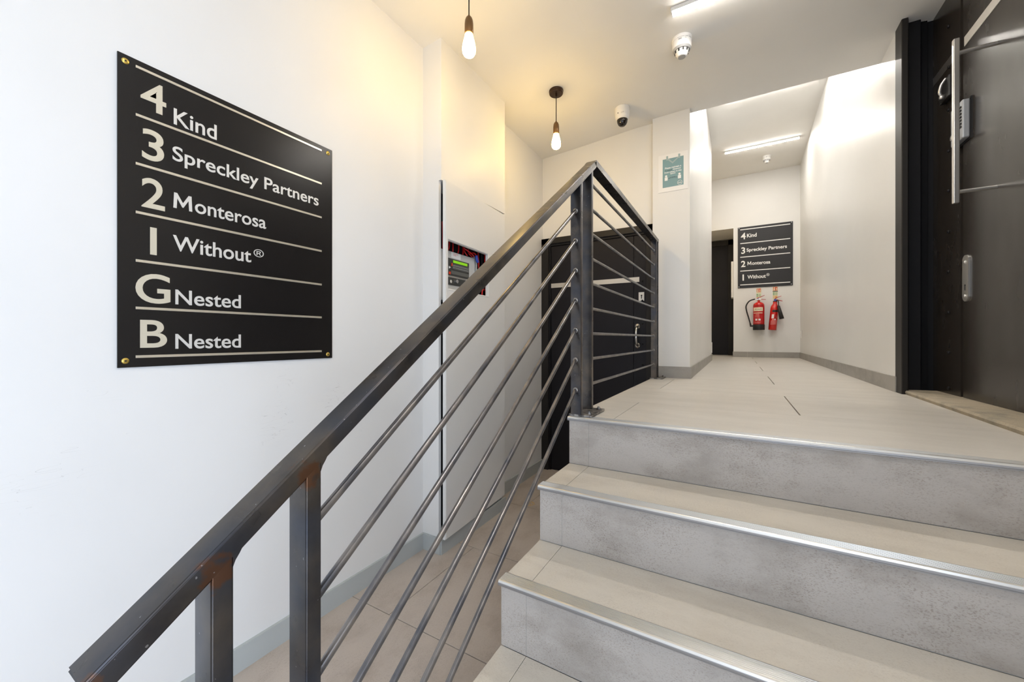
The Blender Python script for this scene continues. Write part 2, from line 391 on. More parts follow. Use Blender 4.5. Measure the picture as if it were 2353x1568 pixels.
# right wall of the corridor, running very slightly out of square
bm = prism(bmesh.new(), [(0.7457, 2.845), (0.822, 7.2), (0.98, 7.2), (0.98, 2.845)], 2, -0.003, ZC2 + .05)
struct(mkobj('wall_right', bm, M_corr))
bm = bmesh.new(); box(bm, 0.745, 0.98, -0.45, 1.50, FL, 2.2); box(bm, 0.745, 0.98, -1.9, -1.45, FL, 2.2); box(bm, 0.745, 0.98, -1.45, -0.45, 0.95, 2.2); box(bm, 0.90, 0.98, 1.5, 2.8, -0.2, 2.2)
struct(mkobj('wall_right', bm, M_wall))
# wall behind the camera
struct(mkobj('wall_front', B(-1.6, 0.98, -1.75, -1.6, FL, 2.1), M_wall))
# ceilings
bm = bmesh.new(); xs = [-1.65 + i * 0.05 for i in range(53)]
for (ya, yb) in ((-1.9, 3.13),):
    lo = [[bm.verts.new((x, yy, zceil(x))) for x in xs] for yy in (ya, yb)]
    hi = [[bm.verts.new((x, yy, ZC2 + 0.05)) for x in xs] for yy in (ya, yb)]
    for i in range(len(xs) - 1):
        bm.faces.new((lo[0][i], lo[0][i + 1], lo[1][i + 1], lo[1][i])); bm.faces.new((hi[0][i], hi[0][i + 1], hi[1][i + 1], hi[1][i]))
        for r in (0, 1): bm.faces.new((lo[r][i], lo[r][i + 1], hi[r][i + 1], hi[r][i]))
    for i in (0, len(xs) - 1): bm.faces.new((lo[0][i], lo[1][i], hi[1][i], hi[0][i]))
ce = struct(mkobj('ceiling', bm, M_ceil))
struct(mkobj('ceiling', B(-1.4, 0.98, 3.13, 8.1, ZC2, ZC2 + 0.12), M_ceil))

# skirtings
def skirt(name, pts, h, z, m, seglen, th=0.009, parent_kind='structure', topm=None):
    """pts: plan polyline on the wall face; room is to the LEFT of the direction of travel"""
    root = None
    for a, b in zip(pts, pts[1:]):
        a, b = Vector(a), Vector(b); d = (b - a); Lh = d.length; d.normalize(); n = Vector((-d.y, d.x)); t = 0.0
        while t < Lh - 1e-4:
            t2 = min(t + seglen, Lh); p = a + d * (t + 0.0008); q = a + d * (t2 - 0.0008)
            bm = prism(bmesh.new(), [tuple(p), tuple(q), tuple(q + n * th), tuple(p + n * th)], 2, z, z + h)
            if root is None: root = struct(mkobj(name, bm, m))
            else: mkobj('skirting_tile', bm, m, root)
            t = t2
    return root
SK = 0.084
skirt('baseboard_pier', [(-0.29 + .009, 3.06), (-0.534, 3.06)][::1], SK, 0.0, M_skirt, 0.6)
skirt('baseboard_corridor', [(-0.29, 5.9), (-0.29, 3.052)], SK, 0.0, M_skirt, 0.6)
skirt('baseboard_far', [(0.81, 7.125), (0.72, 7.125), (0.72, 7.1249), (0.36, 7.125), (-0.05, 7.125)][::2] if False else [(0.812, 7.125), (-0.05, 7.125)], SK, 0.0, M_skirt, 0.33)
skirt('baseboard_right', [(0.7463, 2.83), (0.8215, 7.12)], SK, 0.0, M_skirt, 0.6)
skirt('baseboard_left', [(XL, 1.605), (XL, -1.6)], 0.085, FL, M_skirt_low, 1.2, 0.012)
skirt('baseboard_left', [(XL, 3.10), (XL, 2.265)], 0.085, FL, M_skirt_low, 1.2, 0.012)

# service cupboard boxed out of the left wall
bm = bmesh.new()
box(bm, XL, -1.378, 1.60, 1.618, FL, 1.135)                     # return, stops short of the door
box(bm, XL, -1.36, 1.60, 2.254, 1.135, 1.93)                    # solid upper part
box(bm, XL, -1.378, 2.236, 2.254, FL, 1.135)
box(bm, XL + .005, -1.36, 1.6185, 2.235, FL, FL + 0.06)
cup = struct(mkobj('wall_cupboard', bm, M_wall))
mkobj('interior_shade', box(box(bmesh.new(), XL + .001, XL + .004, 1.62, 2.235, FL + 0.06, 1.134), XL + .004, -1.384, 1.6185, 1.6215, FL + .06, 1.13), M_void, cup)  # thin near-black sheets paint the shade inside the cupboard
mkobj('kickboard', B(-1.36, -1.351, 1.592, 2.254, FL, FL + 0.075), M_skirt_low, cup); mkobj('kickboard', B(XL + .012, -1.3605, 1.588, 1.5995, FL, FL + 0.085), M_skirt_low, cup)
# cupboard door with a cut-out window
Y0, Y1, ZA, ZB = 1.592, 2.252, FL + 0.085, 1.1275
wy0, wy1, wz0, wz1 = 1.617, 2.032, 0.553, 0.814
cd = thing('cupboard_door', 'tall white cupboard door with square cut-out, standing slightly ajar on left wall', 'cupboard door', (-1.34, 1.9, ZA))
def skew(bm):
    for v in bm.verts: v.co.x -= (v.co.y - Y0) / (Y1 - Y0) * 0.034
    return bm
bm = bmesh.new(); V = {}
for xi, x in enumerate((-1.343, -1.324)):
    for ri, (a, b, c, d) in enumerate(((Y0, Y1, ZA, ZB), (wy0, wy1, wz0, wz1))):
        V[xi, ri] = [bm.verts.new((x, yy, zz)) for yy, zz in ((a, c), (b, c), (b, d), (a, d))]
for k in range(4):
    j = (k + 1) % 4
    for xi in (0, 1): bm.faces.new((V[xi, 0][k], V[xi, 0][j], V[xi, 1][j], V[xi, 1][k]))
    for ri in (0, 1): bm.faces.new((V[0, ri][k], V[0, ri][j], V[1, ri][j], V[1, ri][k]))
bmesh.ops.recalc_face_normals(bm, faces=bm.faces)
bmesh.ops.bevel(bm, geom=[e_ for e_ in bm.edges if all(abs(v.co.x + 1.324) < 1e-5 for v in e_.verts) and (all(v in V[1, 0] for v in e_.verts) or all(v in V[1, 1] for v in e_.verts))], offset=0.004, segments=2, affect='EDGES')
mkobj('door_leaf', skew(bm), M_panel, cd)
bm = bmesh.new(); e = 0.007
box(bm, -1.345, -1.3225, wy1 - .002, wy1 + e, wz0 - e, wz1 + e, bev=0.002)
box(bm, -1.345, -1.3225, wy0, wy1 - .002, wz0 - e, wz0 + .002, bev=0.002)
mkobj('window_trim', skew(bm), M_plastic, cd)
mkobj('hinge', B(-1.40, -1.3785, 2.20, 2.235, 0.9, 0.96), M_sat, cd); mkobj('hinge', B(-1.40, -1.3785, 2.20, 2.235, -0.6, -0.54), M_sat, cd)

# fire alarm panel inside (face at X=-1.40)
fa = thing('fire_alarm_panel', 'grey fire alarm control panel with green display inside white wall cupboard', 'alarm panel', (-1.44, 1.8, 0.5))
FX = -1.40
mkobj('casing', B(-1.484, FX, 1.64, 1.962, 0.50, 0.784, bev=0.004), M_case, fa)
fas = mkobj('fascia', B(FX - .001, FX + .004, 1.66, 1.896, 0.645, 0.742), M_fascia, fa)
mkobj('display', B(FX + .004, FX + .0055, 1.744, 1.878, 0.7205, 0.7355), M_lcd, fas, )
mkobj('label_field', B(FX + .004, FX + .005, 1.738, 1.893, 0.684, 0.715), M_fascia2, fas)
mkobj('label_field', B(FX + .004, FX + .005, 1.725, 1.893, 0.655, 0.675), M_fascia2, fas)
bm = bmesh.new()
for r in range(2):
    for i in range(14): box(bm, FX + .005, FX + .0058, 1.745 + i * .0103, 1.750 + i * .0103, .692 + r * .012, .694 + r * .012)
q = mkobj('indicator_lights', bm, M_case, fas)
mkobj('button', B(FX + .004, FX + .008, 1.727, 1.735, 0.700, 0.716), M_btn, fas)
mkobj('button', B(FX + .004, FX + .008, 1.706, 1.718, 0.650, 0.665), M_btn, fas)
mkobj('button', prism(bmesh.new(), [(1.706, .682), (1.706, .696), (1.718, .689)], 0, FX + .004, FX + .008), M_white, fas)
kf = mkobj('switch_panel', B(FX - .001, FX + .004, 1.66, 1.862, 0.592, 0.634), M_fascia, fa)
for (yy, zz, rr) in ((1.716, .610, .009), (1.774, .617, .011)):
    mkobj('key_switch', cyl(bmesh.new(), (FX + .003, yy, zz), (FX + .012, yy, zz), rr), M_chrome, kf)
mkobj('trim_strip', box(B(FX, FX + .005, 1.66, 1.94, 0.636, 0.639), FX, FX + .005, 1.66, 1.94, 0.6405, 0.6425), M_sat, fa)
mkobj('notice_label', B(FX, FX + .001, 1.733, 1.818, 0.749, 0.781), M_white, fa)
text_obj('notice_text', 'IN THE EVENT\nOF FIRE', (1.752, 1.795, 0.762, 0.776), ('x', FX + .001), M_pink, fa, 0.0004)
cb = thing('cable_loom', 'red fire cables looped in the cupboard around the grey alarm panel', 'cables', (-1.42, 1.95, 0.5))
random.seed(3)
def cable(pts, m=M_wire, r=0.0042, nm='cable'):
    pts = [(x - (0.016 if y > 2.01 else 0.0), y, z) for x, y, z in pts]; mkobj(nm, tube(bmesh.new(), pts, r, 7, 5), m, cb, smooth=True)
for i in range(7):
    y = 1.69 + i * .042; s = random.uniform(-.02, .03)
    cable([(-1.43 + i * .004, y, 0.79), (-1.42, y + s, 0.815), (-1.43, y + s + .012, 0.86), (-1.44, y + s + .02, 0.95)])
cable([(-1.40, 1.90, .80), (-1.39, 1.94, .812), (-1.39, 1.98, .785), (-1.39, 1.99, .75)]); cable([(-1.41, 1.86, .83), (-1.38, 1.90, .80), (-1.39, 1.94, .79)])
cable([(-1.40, 2.03, 1.0), (-1.40, 2.02, .80), (-1.40, 2.03, .70), (-1.41, 2.02, .60), (-1.40, 2.03, .3)])
cable([(-1.38, 2.08, .84), (-1.37, 2.05, .79), (-1.38, 2.07, .77), (-1.42, 2.10, .78)])
cable([(-1.37, 2.03, .40), (-1.37, 2.02, .57), (-1.37, 2.04, .60), (-1.38, 2.07, .595), (-1.41, 2.12, .60)])
cable([(-1.39, 2.055, .40), (-1.39, 2.05, .62), (-1.40, 2.06, .9)], M_black); cable([(-1.39, 2.10, .40), (-1.39, 2.09, .62), (-1.40, 2.09, .9)])
cable([(-1.385, 1.955, .80), (-1.385, 1.962, .775), (-1.385, 1.972, .76)], M_bwire, 0.009, 'cable_tie')
mkobj('cable_trunking', B(-1.47, -1.41, 1.985, 2.0, 0.3, 0.80), M_case, cb)


# ------------------------------------------------------------------ STAIRCASE
st = thing('staircase', 'short flight of beige porcelain tiled steps, risers coloured darker for shade, with ribbed metal nosings', 'stairs', (0.1, 0.9, FL))
fronts = [(1.345, 0.0), (1.098, -R), (0.866, -2 * R), (0.632, -3 * R), (0.398, -4 * R)]
XR = 0.7445
bm = bmesh.new()
for i, (y, z) in enumerate(fronts):
    yb = 1.36 if i == 0 else fronts[i - 1][0] + 0.02
    box(bm, XE + .001, XR, y + 0.0022, 1.36, z - R - 0.0005, z - 0.009) if i else box(bm, XE + .001, XR, y + 0.0022, 1.362, -R, -0.009)
mkobj('step_core', bm, M_grout, st)
JX = -0.46
for i, (y, z) in enumerate(fronts):
    for (a, b) in ((XE, JX - .0006), (JX + .0006, XR)):
        mkobj('riser_tile', B(a, b, y + .001, y + .010, z - R + 0.0015, z - 0.011, bev=.0004, seg=1), M_riser, st)
        if i: mkobj('tread_tile', B(a, b, y + 0.030, fronts[i - 1][0] + .0003, z - 0.008, z, bev=.0004, seg=1), M_tread, st)
    # aluminium nosing profile, ribbed on top, rounded lip at the front
    prof = [(y - 0.005, z - 0.012), (y - 0.0075, z - 0.009), (y - 0.0078, z - 0.004), (y - 0.006, z + 0.0005), (y - 0.003, z + 0.0018)]
    yy = y - 0.001
    for k in range(7):
        prof += [(yy, z + 0.0018), (yy + .0006, z + 0.0003), (yy + .0024, z + 0.0003), (yy + .003, z + 0.0018)]; yy += 0.0046
    prof += [(y + 0.033, z + 0.0014), (y + 0.0335, z - 0.002), (y - 0.001, z - 0.004), (y - 0.001, z - 0.012)]
    ns = mkobj('nosing', prism(bmesh.new(), prof, 0, XE - 0.004, XR), M_alu, st)
    mkobj('nosing_lip', prism(bmesh.new(), [(y - 0.0055, z - 0.0128), (y - 0.0085, z - 0.009), (y - 0.0088, z - 0.005), (y - 0.008, z - 0.004), (y - 0.007, z - 0.0128)], 0, XE - 0.0042, XR), M_alu_front, ns)
# tiled string on the open side of the landing
struct(mkobj('wall_stair_side', B(XE + .0005, XE + 0.02, 1.37, 3.06, FL, -0.009), M_skirt))

# ------------------------------------------------------------------ BALUSTRADE
bal = thing('balustrade', 'dark bare steel balustrade with sloping handrail and round infill bars beside the steps', 'railing', (-0.511, 1.4, 0))
XI, XO = -0.490, -0.532
SL = 0.718
rt = lambda y: -0.089 + SL * y
TH_V = 0.031     # vertical thickness of inclined rail
def tubebox(bm, *a): return box(bm, *a, bev=0.0022, seg=2)
ztop = 1.012; yap = (ztop + 0.089) / SL
# inclined handrail
def incl(y0, y1, name, x0=XO, x1=XI):
    bm = bmesh.new()
    pts = [(y0, rt(y0)), (y1, rt(y1)), (y1 + 0.0 * TH_V, rt(y1) - TH_V), (y0 + 0.018, rt(y0 + 0.018) - TH_V)]
    prism(bm, pts, 0, x0, x1)
    bmesh.ops.bevel(bm, geom=list(bm.edges), offset=0.0028, segments=3, affect='EDGES')
    o_ = mkobj(name, bm, M_steel, bal); o_.data.shade_smooth(); o_.modifiers.new('wn', 'WEIGHTED_NORMAL').keep_sharp = False; return o_
incl(0.102, yap, 'handrail')
bm = bmesh.new(); prism(bm, [(yap - 0.024, ztop - 0.0015 - .016), (yap, ztop), (2.985, ztop), (2.985, ztop - 0.025), (yap - 0.008, ztop - 0.025)], 0, XO, XI)
mkobj('handrail', bm, M_steel, bal)
PT = 0.022
def post(yf, zb, inclined=True, zt=None):
    bm = bmesh.new()
    if inclined:
        prism(bm, [(yf, zb), (yf + PT, zb), (yf + PT, rt(yf + PT) - TH_V + .004), (yf, rt(yf) - TH_V + .004)], 0, XO + .001, XI - .001)
    else: prism(bm, [(yf, zb), (yf + PT, zb), (yf + PT, zt), (yf, zt)], 0, XO + .001, XI - .001)
    bmesh.ops.bevel(bm, geom=[e for e in bm.edges if abs(e.verts[0].co.z - e.verts[1].co.z) > .1], offset=0.002, segments=2, affect='EDGES')
    o_ = mkobj('post', bm, M_steel, bal); o_.data.shade_smooth(); o_.modifiers.new('wn', 'WEIGHTED_NORMAL'); return o_
for yf in (0.200, 0.307): post(yf, FL + .008)
for yf in (1.350, 1.471): post(yf, 0.010)
for yf in (2.90, 2.962): post(yf, 0.008, False, ztop - 0.024)
# weld fillets between lower posts and handrail
for yf in (0.200, 0.307):
    yb = yf + PT; zb = rt(yb) - TH_V
    bm = bmesh.new(); pts = [(yb - .001, zb - 0.010), (yb - .001, zb + 0.004), (yb + .010, zb + SL * .010 + .003), (yb + .006, zb + .003), (yb + .0018, zb - .003)]
    prism(bm, pts, 0, XO + .002, XI - .0012); mkobj('weld', bm, M_steel, bal)
# base plates and bolts
def plate(x0, x1, y0, y1, z, bolts):
    p = mkobj('base_plate', B(x0, x1, y0, y1, z, z + 0.008, bev=0.0012), M_plate, bal)
    for (bx, by) in bolts:
        bm = bmesh.new(); cyl(bm, (bx, by, z + .006), (bx, by, z + .014), 0.0085, n=6); cyl(bm, (bx, by, z + .012), (bx, by, z + .019), 0.0045, n=10)
        mkobj('bolt', bm, M_plate, p)
plate(-0.538, -0.452, 1.350, 1.515, 0.0022, [(-0.468, 1.488), (-0.468, 1.378)])
plate(-0.538, -0.450, 2.895, 3.045, 0.0005, [(-0.466, 3.015), (-0.466, 2.925)])
plate(-0.575, -0.440, 0.17, 0.36, FL, [(-0.46, 0.27)])
# infill bars
XB = -0.511; rb = 0.0064
for i in range(7):
    zt = 0.757 - 0.1095 * i; s = 0.712
    yb = 0.329
    bm = cyl(bmesh.new(), (XB, yb - .002, zt - s * (1.35 - yb + .002)), (XB, 1.351, zt + .0007), rb, n=20)
    mkobj('infill_bar', bm, M_bar, bal, smooth=False)
    for (yc, dr) in ((1.349, -1), (yb, 1)):
        zc = zt - s * (1.35 - yc); bm = bmesh.new()
        lathe(bm, [(rb + .0035, 0), (rb + .0036, .0018), (rb + .0018, .0038), (rb - .001, .0044)], (XB, yc + (0.0008 if dr < 0 else -0.0008), zc), (0, dr, 0), n=16)
        mkobj('weld_collar', bm, M_weld, bal, smooth=True)
for i in range(9):
    z = 0.105 + 0.1015 * i
    mkobj('infill_bar', cyl(bmesh.new(), (XB, 1.492, z), (XB, 2.901, z), rb, n=20), M_bar, bal)
    for (yc, dr) in ((2.9005, -1), (1.4925, 1)):
        bm = bmesh.new(); lathe(bm, [(rb + .0035, 0), (rb + .0036, .0018), (rb + .0018, .0038), (rb - .001, .0044)], (XB, yc, z), (0, dr, 0), n=16)
        mkobj('weld_collar', bm, M_weld, bal, smooth=True)

# ------------------------------------------------------------------ BASEMENT DOOR (behind the balustrade)
d1 = thing('door_1', 'dark brown-black basement door with steel strip seen behind the railing', 'door', (-1.02, 3.13, FL)); d1['kind'] = 'structure'
bm = bmesh.new(); box(bm, XL, -1.425, 3.095, 3.2, FL, 1.165, bev=.002); box(bm, -0.60, -0.546, 3.095, 3.2, FL, 1.165, bev=.002); box(bm, XL, -0.546, 3.095, 3.2, 1.115, 1.165, bev=.002)
mkobj('door_frame', bm, M_frame_out, d1)
mkobj('frame_stop', box(box(bmesh.new(), -1.425, -1.41, 3.11, 3.2, FL, 1.115), -1.41, -0.60, 3.11, 3.2, 1.098, 1.115), M_frame, d1)
lf = mkobj('door_leaf', B(-1.408, -0.700, 3.12, 3.17, FL + .006, 1.095, bev=.001), M_ldoor, d1)
lf2 = mkobj('door_leaf', B(-0.697, -0.602, 3.118, 3.17, FL + .006, 1.095, bev=.001), M_ldoor, d1)
mkobj('metal_strip', B(-1.405, -0.655, 3.1145, 3.118, 0.732, 0.770), M_strip, lf)
k = mkobj('lock_plate', B(-0.660, -0.618, 3.114, 3.118, 0.583, 0.650, bev=.0008), M_white, lf)
mkobj('keyhole', box(cyl(bmesh.new(), (-0.638, 3.112, 0.624), (-0.638, 3.115, 0.624), .006), -0.641, -0.635, 3.112, 3.115, 0.600, 0.622), M_black, lf)
bm = bmesh.new()
for z in (0.385, 0.235): cyl(bm, (-0.668, 3.120, z), (-0.668, 3.112, z), 0.021, n=20)
tube(bm, [(-0.668, 3.115, 0.385), (-0.668, 3.085, 0.375), (-0.668, 3.068, 0.345), (-0.668, 3.062, 0.31), (-0.668, 3.068, 0.275), (-0.668, 3.085, 0.245), (-0.668, 3.115, 0.235)], 0.0085, 12, 6)
mkobj('pull_handle', bm, M_chrome, lf, smooth=True)
for z in (1.055, 0.93, 0.765 - .03, 0.585, 0.405, 0.245, 0.085, -0.08):
    mkobj('dome_bolt', lathe(bmesh.new(), [(0.008, 0), (0.0075, .003), (0.005, .006), (0, .007)], (-0.632, 3.118, z), (0, -1, 0), n=12), M_frame, lf2, smooth=True)
for z in (0.62, -0.25, 0.95): mkobj('hinge', cyl(bmesh.new(), (-1.412, 3.110, z), (-1.412, 3.110, z + .09), .006), M_frame, lf)
struct(mkobj('wall_back', B(XL, XE, 3.2, 3.3, FL, 1.165), M_void))

# ------------------------------------------------------------------ FAR DOOR in recess
d2 = thing('door_2', 'dark door in a deep recess at the end of the corridor', 'door', (-0.5, 7.88, 0)); d2['kind'] = 'structure'
bm = bmesh.new(); box(bm, -0.125, -0.045, 7.85, 7.93, 0, 2.035, bev=.002); box(bm, -0.995, -0.90, 7.85, 7.93, 0, 2.035, bev=.002); box(bm, -0.995, -0.045, 7.85, 7.93, 1.945, 2.035, bev=.002)
mkobj('door_frame', bm, M_frame_out, d2)
mkobj('door_leaf', B(-0.90, -0.125, 7.875, 7.92, 0.006, 1.945), M_ldoor, d2)
tag(mkobj('intercom_box', B(-0.072, -0.0405, 7.16, 7.42, 0.95, 1.53, bev=.004), M_plastic), 'white wall box on the reveal beside the dark recessed door', 'box')
tag(mkobj('wall_end_plate', B(-0.312, -0.29 - .0005, 5.84, 5.90, 0.10, 0.28, bev=.003) if False else B(-0.2895, -0.280, 5.80, 5.86, 0.10, 0.24, bev=.002), M_plastic), 'small white plate low on the end of the corridor left wall', 'plate')  # plain white wall plate at the end of the corridor wall
tag(mkobj('wall_plate', B(0.8055, 0.8155, 6.93, 6.98, 0.30, 0.405, bev=.002), M_plastic), 'small white plate low on the corridor right wall', 'plate')

# ------------------------------------------------------------------ RIGHT STREET DOOR
XD = 0.885
d3 = thing('door_3', 'heavy black double door with pull bar on the right above the threshold', 'door', (XD, 2.2, 0)); d3['kind'] = 'structure'
casing = prism(bmesh.new(), [(0.742, 2.8449), (0.742, 2.755), (0.745, 2.750), (0.764, 2.750), (0.768, 2.754), (0.768, 2.762), (0.772, 2.766), (0.772, 2.8449)], 2, 0.0, zceil(.75) + .01)
fr = mkobj('casing', casing, M_frame_out, d3)
jm = prism(bmesh.new(), [(0.772, 2.80), (0.826, 2.80), (0.830, 2.806), (0.830, 2.822), (0.86, 2.828), (0.862, 2.842), (0.90, 2.842), (0.90, 2.8449), (0.7725, 2.8449)], 2, 0.0, 2.1)
mkobj('jamb', jm, M_frame, d3)
nl = mkobj('door_leaf', B(XD, XD + 0.02, 2.554, 2.838, 0.022, 2.1), M_door, d3)
ml = mkobj('door_leaf', B(XD, XD + 0.045, 1.60, 2.533, 0.022, 2.1, bev=.0015), M_door, d3)
mkobj('jamb', B(0.742, 0.90, 1.50, 1.597, 0, 2.1), M_frame, d3)
mkobj('gap_shade', B(XD + 0.03, XD + 0.05, 2.50, 2.84, 0.02, 2.1), M_void, d3)  # near-black sheet painted as the shade in the gap between leaves
for z in (1.79, 1.593, 1.388, 1.191, 0.999, 0.802, 0.609, 0.415, 0.222, 0.05):
    mkobj('dome_bolt', lathe(bmesh.new(), [(0.0085, 0), (0.008, .0035), (0.005, .006), (0, .007)], (XD, 2.665, z), (-1, 0, 0), n=14), M_frame, nl, smooth=True)
mkobj('metal_strip', B(XD - .0025, XD, 1.61, 2.515, 1.595, 1.637), M_strip, ml)
mkobj('metal_strip', B(XD - .0012, XD, 2.63, 2.838, 1.595, 1.637), mat('dark_strip', (0.10, 0.095, 0.09, 1), 0.35, 0.4), nl)
bm = bmesh.new(); box(bm, 0.764, 0.782, 2.262, 2.280, 0.838, 1.507, bev=.003); hb = mkobj('pull_bar', bm, M_sat, ml)
for z in (0.884, 1.448): mkobj('standoff', cyl(bmesh.new(), (0.780, 2.271, z), (XD, 2.271, z), 0.0075), M_sat, hb)
kp = mkobj('code_lock', B(0.855, 0.879, 2.452, 2.562, 1.166, 1.335, bev=.005), M_keypad, ml)
mkobj('gasket', B(0.879, XD, 2.448, 2.566, 1.160, 1.341), M_black, kp)
mkobj('screw_lug', cyl(bmesh.new(), (0.877, 2.455, 1.335), (0.885, 2.455, 1.335), .007), M_black, kp)
for i in range(7):
    for yy in (2.459, 2.480): mkobj('key_button', B(0.851, 0.856, yy, yy + .014, 1.215 + i * .0145, 1.221 + i * .0145), M_black, kp)
mkobj('turn_knob', lathe(bmesh.new(), [(0.014, 0), (0.014, .018), (.012, .022), (0, .023)], (0.855, 2.49, 1.186), (-1, 0, 0), n=18), M_sat, kp, smooth=True)
# night latch on the narrow leaf
nlk = mkobj('night_latch', B(0.862, XD, 2.600, 2.700, 1.430, 1.530, bev=.004), M_black, nl)
mkobj('latch_lever', box(tube(bmesh.new(), [(0.862, 2.625, 1.525), (0.848, 2.632, 1.50), (0.845, 2.64, 1.465), (0.862, 2.645, 1.44)], .006, 8, 5), .845, .862, 2.636, 2.652, 1.438, 1.455), M_sat, nlk, smooth=True)
# escutcheon with keyhole
bm = bmesh.new(); pts = []
for k in range(24):
    a = 2 * math.pi * k / 24; cy, cz = math.cos(a) * 0.027, math.sin(a) * 0.027; pts.append((2.497 + cy, (0.632 if cz > 0 else 0.480) + cz))
prism(bm, pts, 0, XD - 0.006, XD); esc = mkobj('escutcheon', bm, M_sat, ml)
for z in (0.628, 0.478): mkobj('screw', lathe(bmesh.new(), [(0.0075, 0), (0.005, .004), (0, .005)], (XD - .006, 2.497, z), (-1, 0, 0), n=12), M_chrome, esc, smooth=True)
mkobj('keyhole', box(cyl(bmesh.new(), (XD - .0075, 2.497, .525), (XD - .005, 2.497, .525), .004), XD - .0075, XD - .005, 2.4955, 2.4985, .502, .524), M_black, esc)
# threshold stone
bm = prism(bmesh.new(), [(0.758, 0.0), (0.755, 0.012), (0.760, 0.020), (0.90, 0.022), (0.92, 0.0)], 1, 1.50, 2.80)
for v in bm.verts: v.co.x += -0.02 * (2.8 - v.co.y) / 1.0 if v.co.x < .8 else 0
o = struct(mkobj('trim_1', bm, M_stone), 'worn stone threshold under the black street door'); 
struct(mkobj('floor', B(0.74, 1.0, 1.345, 2.9, -0.4, -0.002), M_grout))

# ------------------------------------------------------------------ SIGNS
def rule(parent, u0, u1, v, plane, th=0.0075):
    d = 0.0018
    bm = B(plane[1], plane[1] + d, u0, u1, v - th / 2, v + th / 2, bev=.0004, seg=1) if plane[0] == 'x' else B(u0, u1, plane[1] - d, plane[1], v - th / 2, v + th / 2)
    mkobj('divider_line', bm, M_rule if plane[0] == 'x' else M_white, parent)
s1 = thing('directory_sign', 'large black tenant directory board with six floor rows on the left wall', 'sign', (XL, 0.713, 0.206))
mkobj('sign_board', B(XL + .0005, -1.484, 0.383, 1.043, 0.206, 1.086, bev=.0006, seg=1), M_sign, s1)
PX = ('x', -1.484)
for v in (1.0655, 0.928, 0.7885, 0.6495, 0.511, 0.3755, 0.236): rule(s1, 0.4205, 0.994, v, PX)
BO = 0.012
text_obj('floor_number', '4', (0.431, 0.489, 0.955, 1.041), PX, M_num, s1, bold=BO); text_obj('tenant_name', 'Kind', (0.507, 0.620, 0.942, 0.991), PX, M_name, s1, bold=BO)
text_obj('floor_number', '3', (0.434, 0.484, 0.809, 0.899), PX, M_num, s1, bold=BO); text_obj('tenant_name', 'Spreckley Partners', (0.504, 0.980, 0.818, 0.876), PX, M_name, s1, bold=BO)
text_obj('floor_number', '2', (0.433, 0.486, 0.669, 0.757), PX, M_num, s1, bold=BO); letter_m((0.506, 0.5535, 0.687, 0.734), PX, M_name, s1); text_obj('tenant_name', 'onterosa', (0.5605, 0.775, 0.6865, 0.7245), PX, M_name, s1, bold=BO)
mkobj('floor_number', B(-1.484, -1.4828, 0.452, 0.467, 0.534, 0.614), M_num, s1)
text_obj('tenant_name', 'Without', (0.505, 0.725, 0.556, 0.604), PX, M_name, s1, bold=BO); text_obj('registered_mark', '\u00ae', (0.733, 0.767, 0.580, 0.608), PX, M_name, s1)
text_obj('floor_number', 'G', (0.420, 0.499, 0.391, 0.478), PX, M_num, s1, bold=BO); text_obj('tenant_name', 'Nested', (0.511, 0.692, 0.392, 0.438), PX, M_name, s1, bold=BO)
text_obj('floor_number', 'B', (0.430, 0.491, 0.261, 0.342), PX, M_num, s1, bold=BO); text_obj('tenant_name', 'Nested', (0.511, 0.692, 0.256, 0.302), PX, M_name, s1, bold=BO)
for (u, v) in ((0.399, 1.067), (1.0225, 1.066), (0.399, 0.225), (1.0225, 0.222)):
    sc = mkobj('screw', lathe(bmesh.new(), [(0.0085, 0), (0.0085, .0008), (0.006, .0022), (0, .0024)], (-1.484, u, v), (1, 0, 0), n=16), M_brass, s1, smooth=True)
    mkobj('screw_slot', B(-1.482, -1.4813, u - .0022, u + .0022, v - .0022, v + .0022), M_black, sc)
YS = 7.112
s2 = thing('directory_sign', 'smaller black directory board with four rows above the fire extinguishers', 'sign', (0.376, 7.12, 1.088))
mkobj('sign_board', B(0.021, 0.731, YS, 7.1245, 1.088, 2.046), M_sign2, s2)
PY = ('y', YS)
for v in (2.008, 1.791, 1.575, 1.356, 1.1375): rule(s2, 0.053, 0.699, v, PY, 0.013)
text_obj('floor_number', '4', (0.061, 0.127, 1.855, 1.957), PY, M_white, s2, bold=.02); text_obj('tenant_name', 'Kind', (0.144, 0.273, 1.876, 1.935), PY, M_white, s2, bold=.02)
text_obj('floor_number', '3', (0.067, 0.120, 1.626, 1.729), PY, M_white, s2, bold=.02); text_obj('tenant_name', 'Spreckley Partners', (0.139, 0.658, 1.638, 1.706), PY, M_white, s2, bold=.02)
text_obj('floor_number', '2', (0.064, 0.124, 1.418, 1.516), PY, M_white, s2, bold=.02); letter_m((0.150, 0.203, 1.440, 1.497), PY, M_white, s2); text_obj('tenant_name', 'onterosa', (0.211, 0.450, 1.4395, 1.4855), PY, M_white, s2, bold=.02)
mkobj('floor_number', B(0.084, 0.103, YS - .0015, YS, 1.204, 1.301), M_white, s2)
text_obj('tenant_name', 'Without', (0.150, 0.392, 1.226, 1.284), PY, M_white, s2, bold=.02); text_obj('registered_mark', '\u00ae', (0.398, 0.440, 1.251, 1.293), PY, M_white, s2)
for (u, v) in ((0.037, 2.033), (0.715, 2.034), (0.036, 1.107), (0.712, 1.107)):
    mkobj('screw', cyl(bmesh.new(), (u, YS, v), (u, YS - .003, v), .006), M_screw, s2)
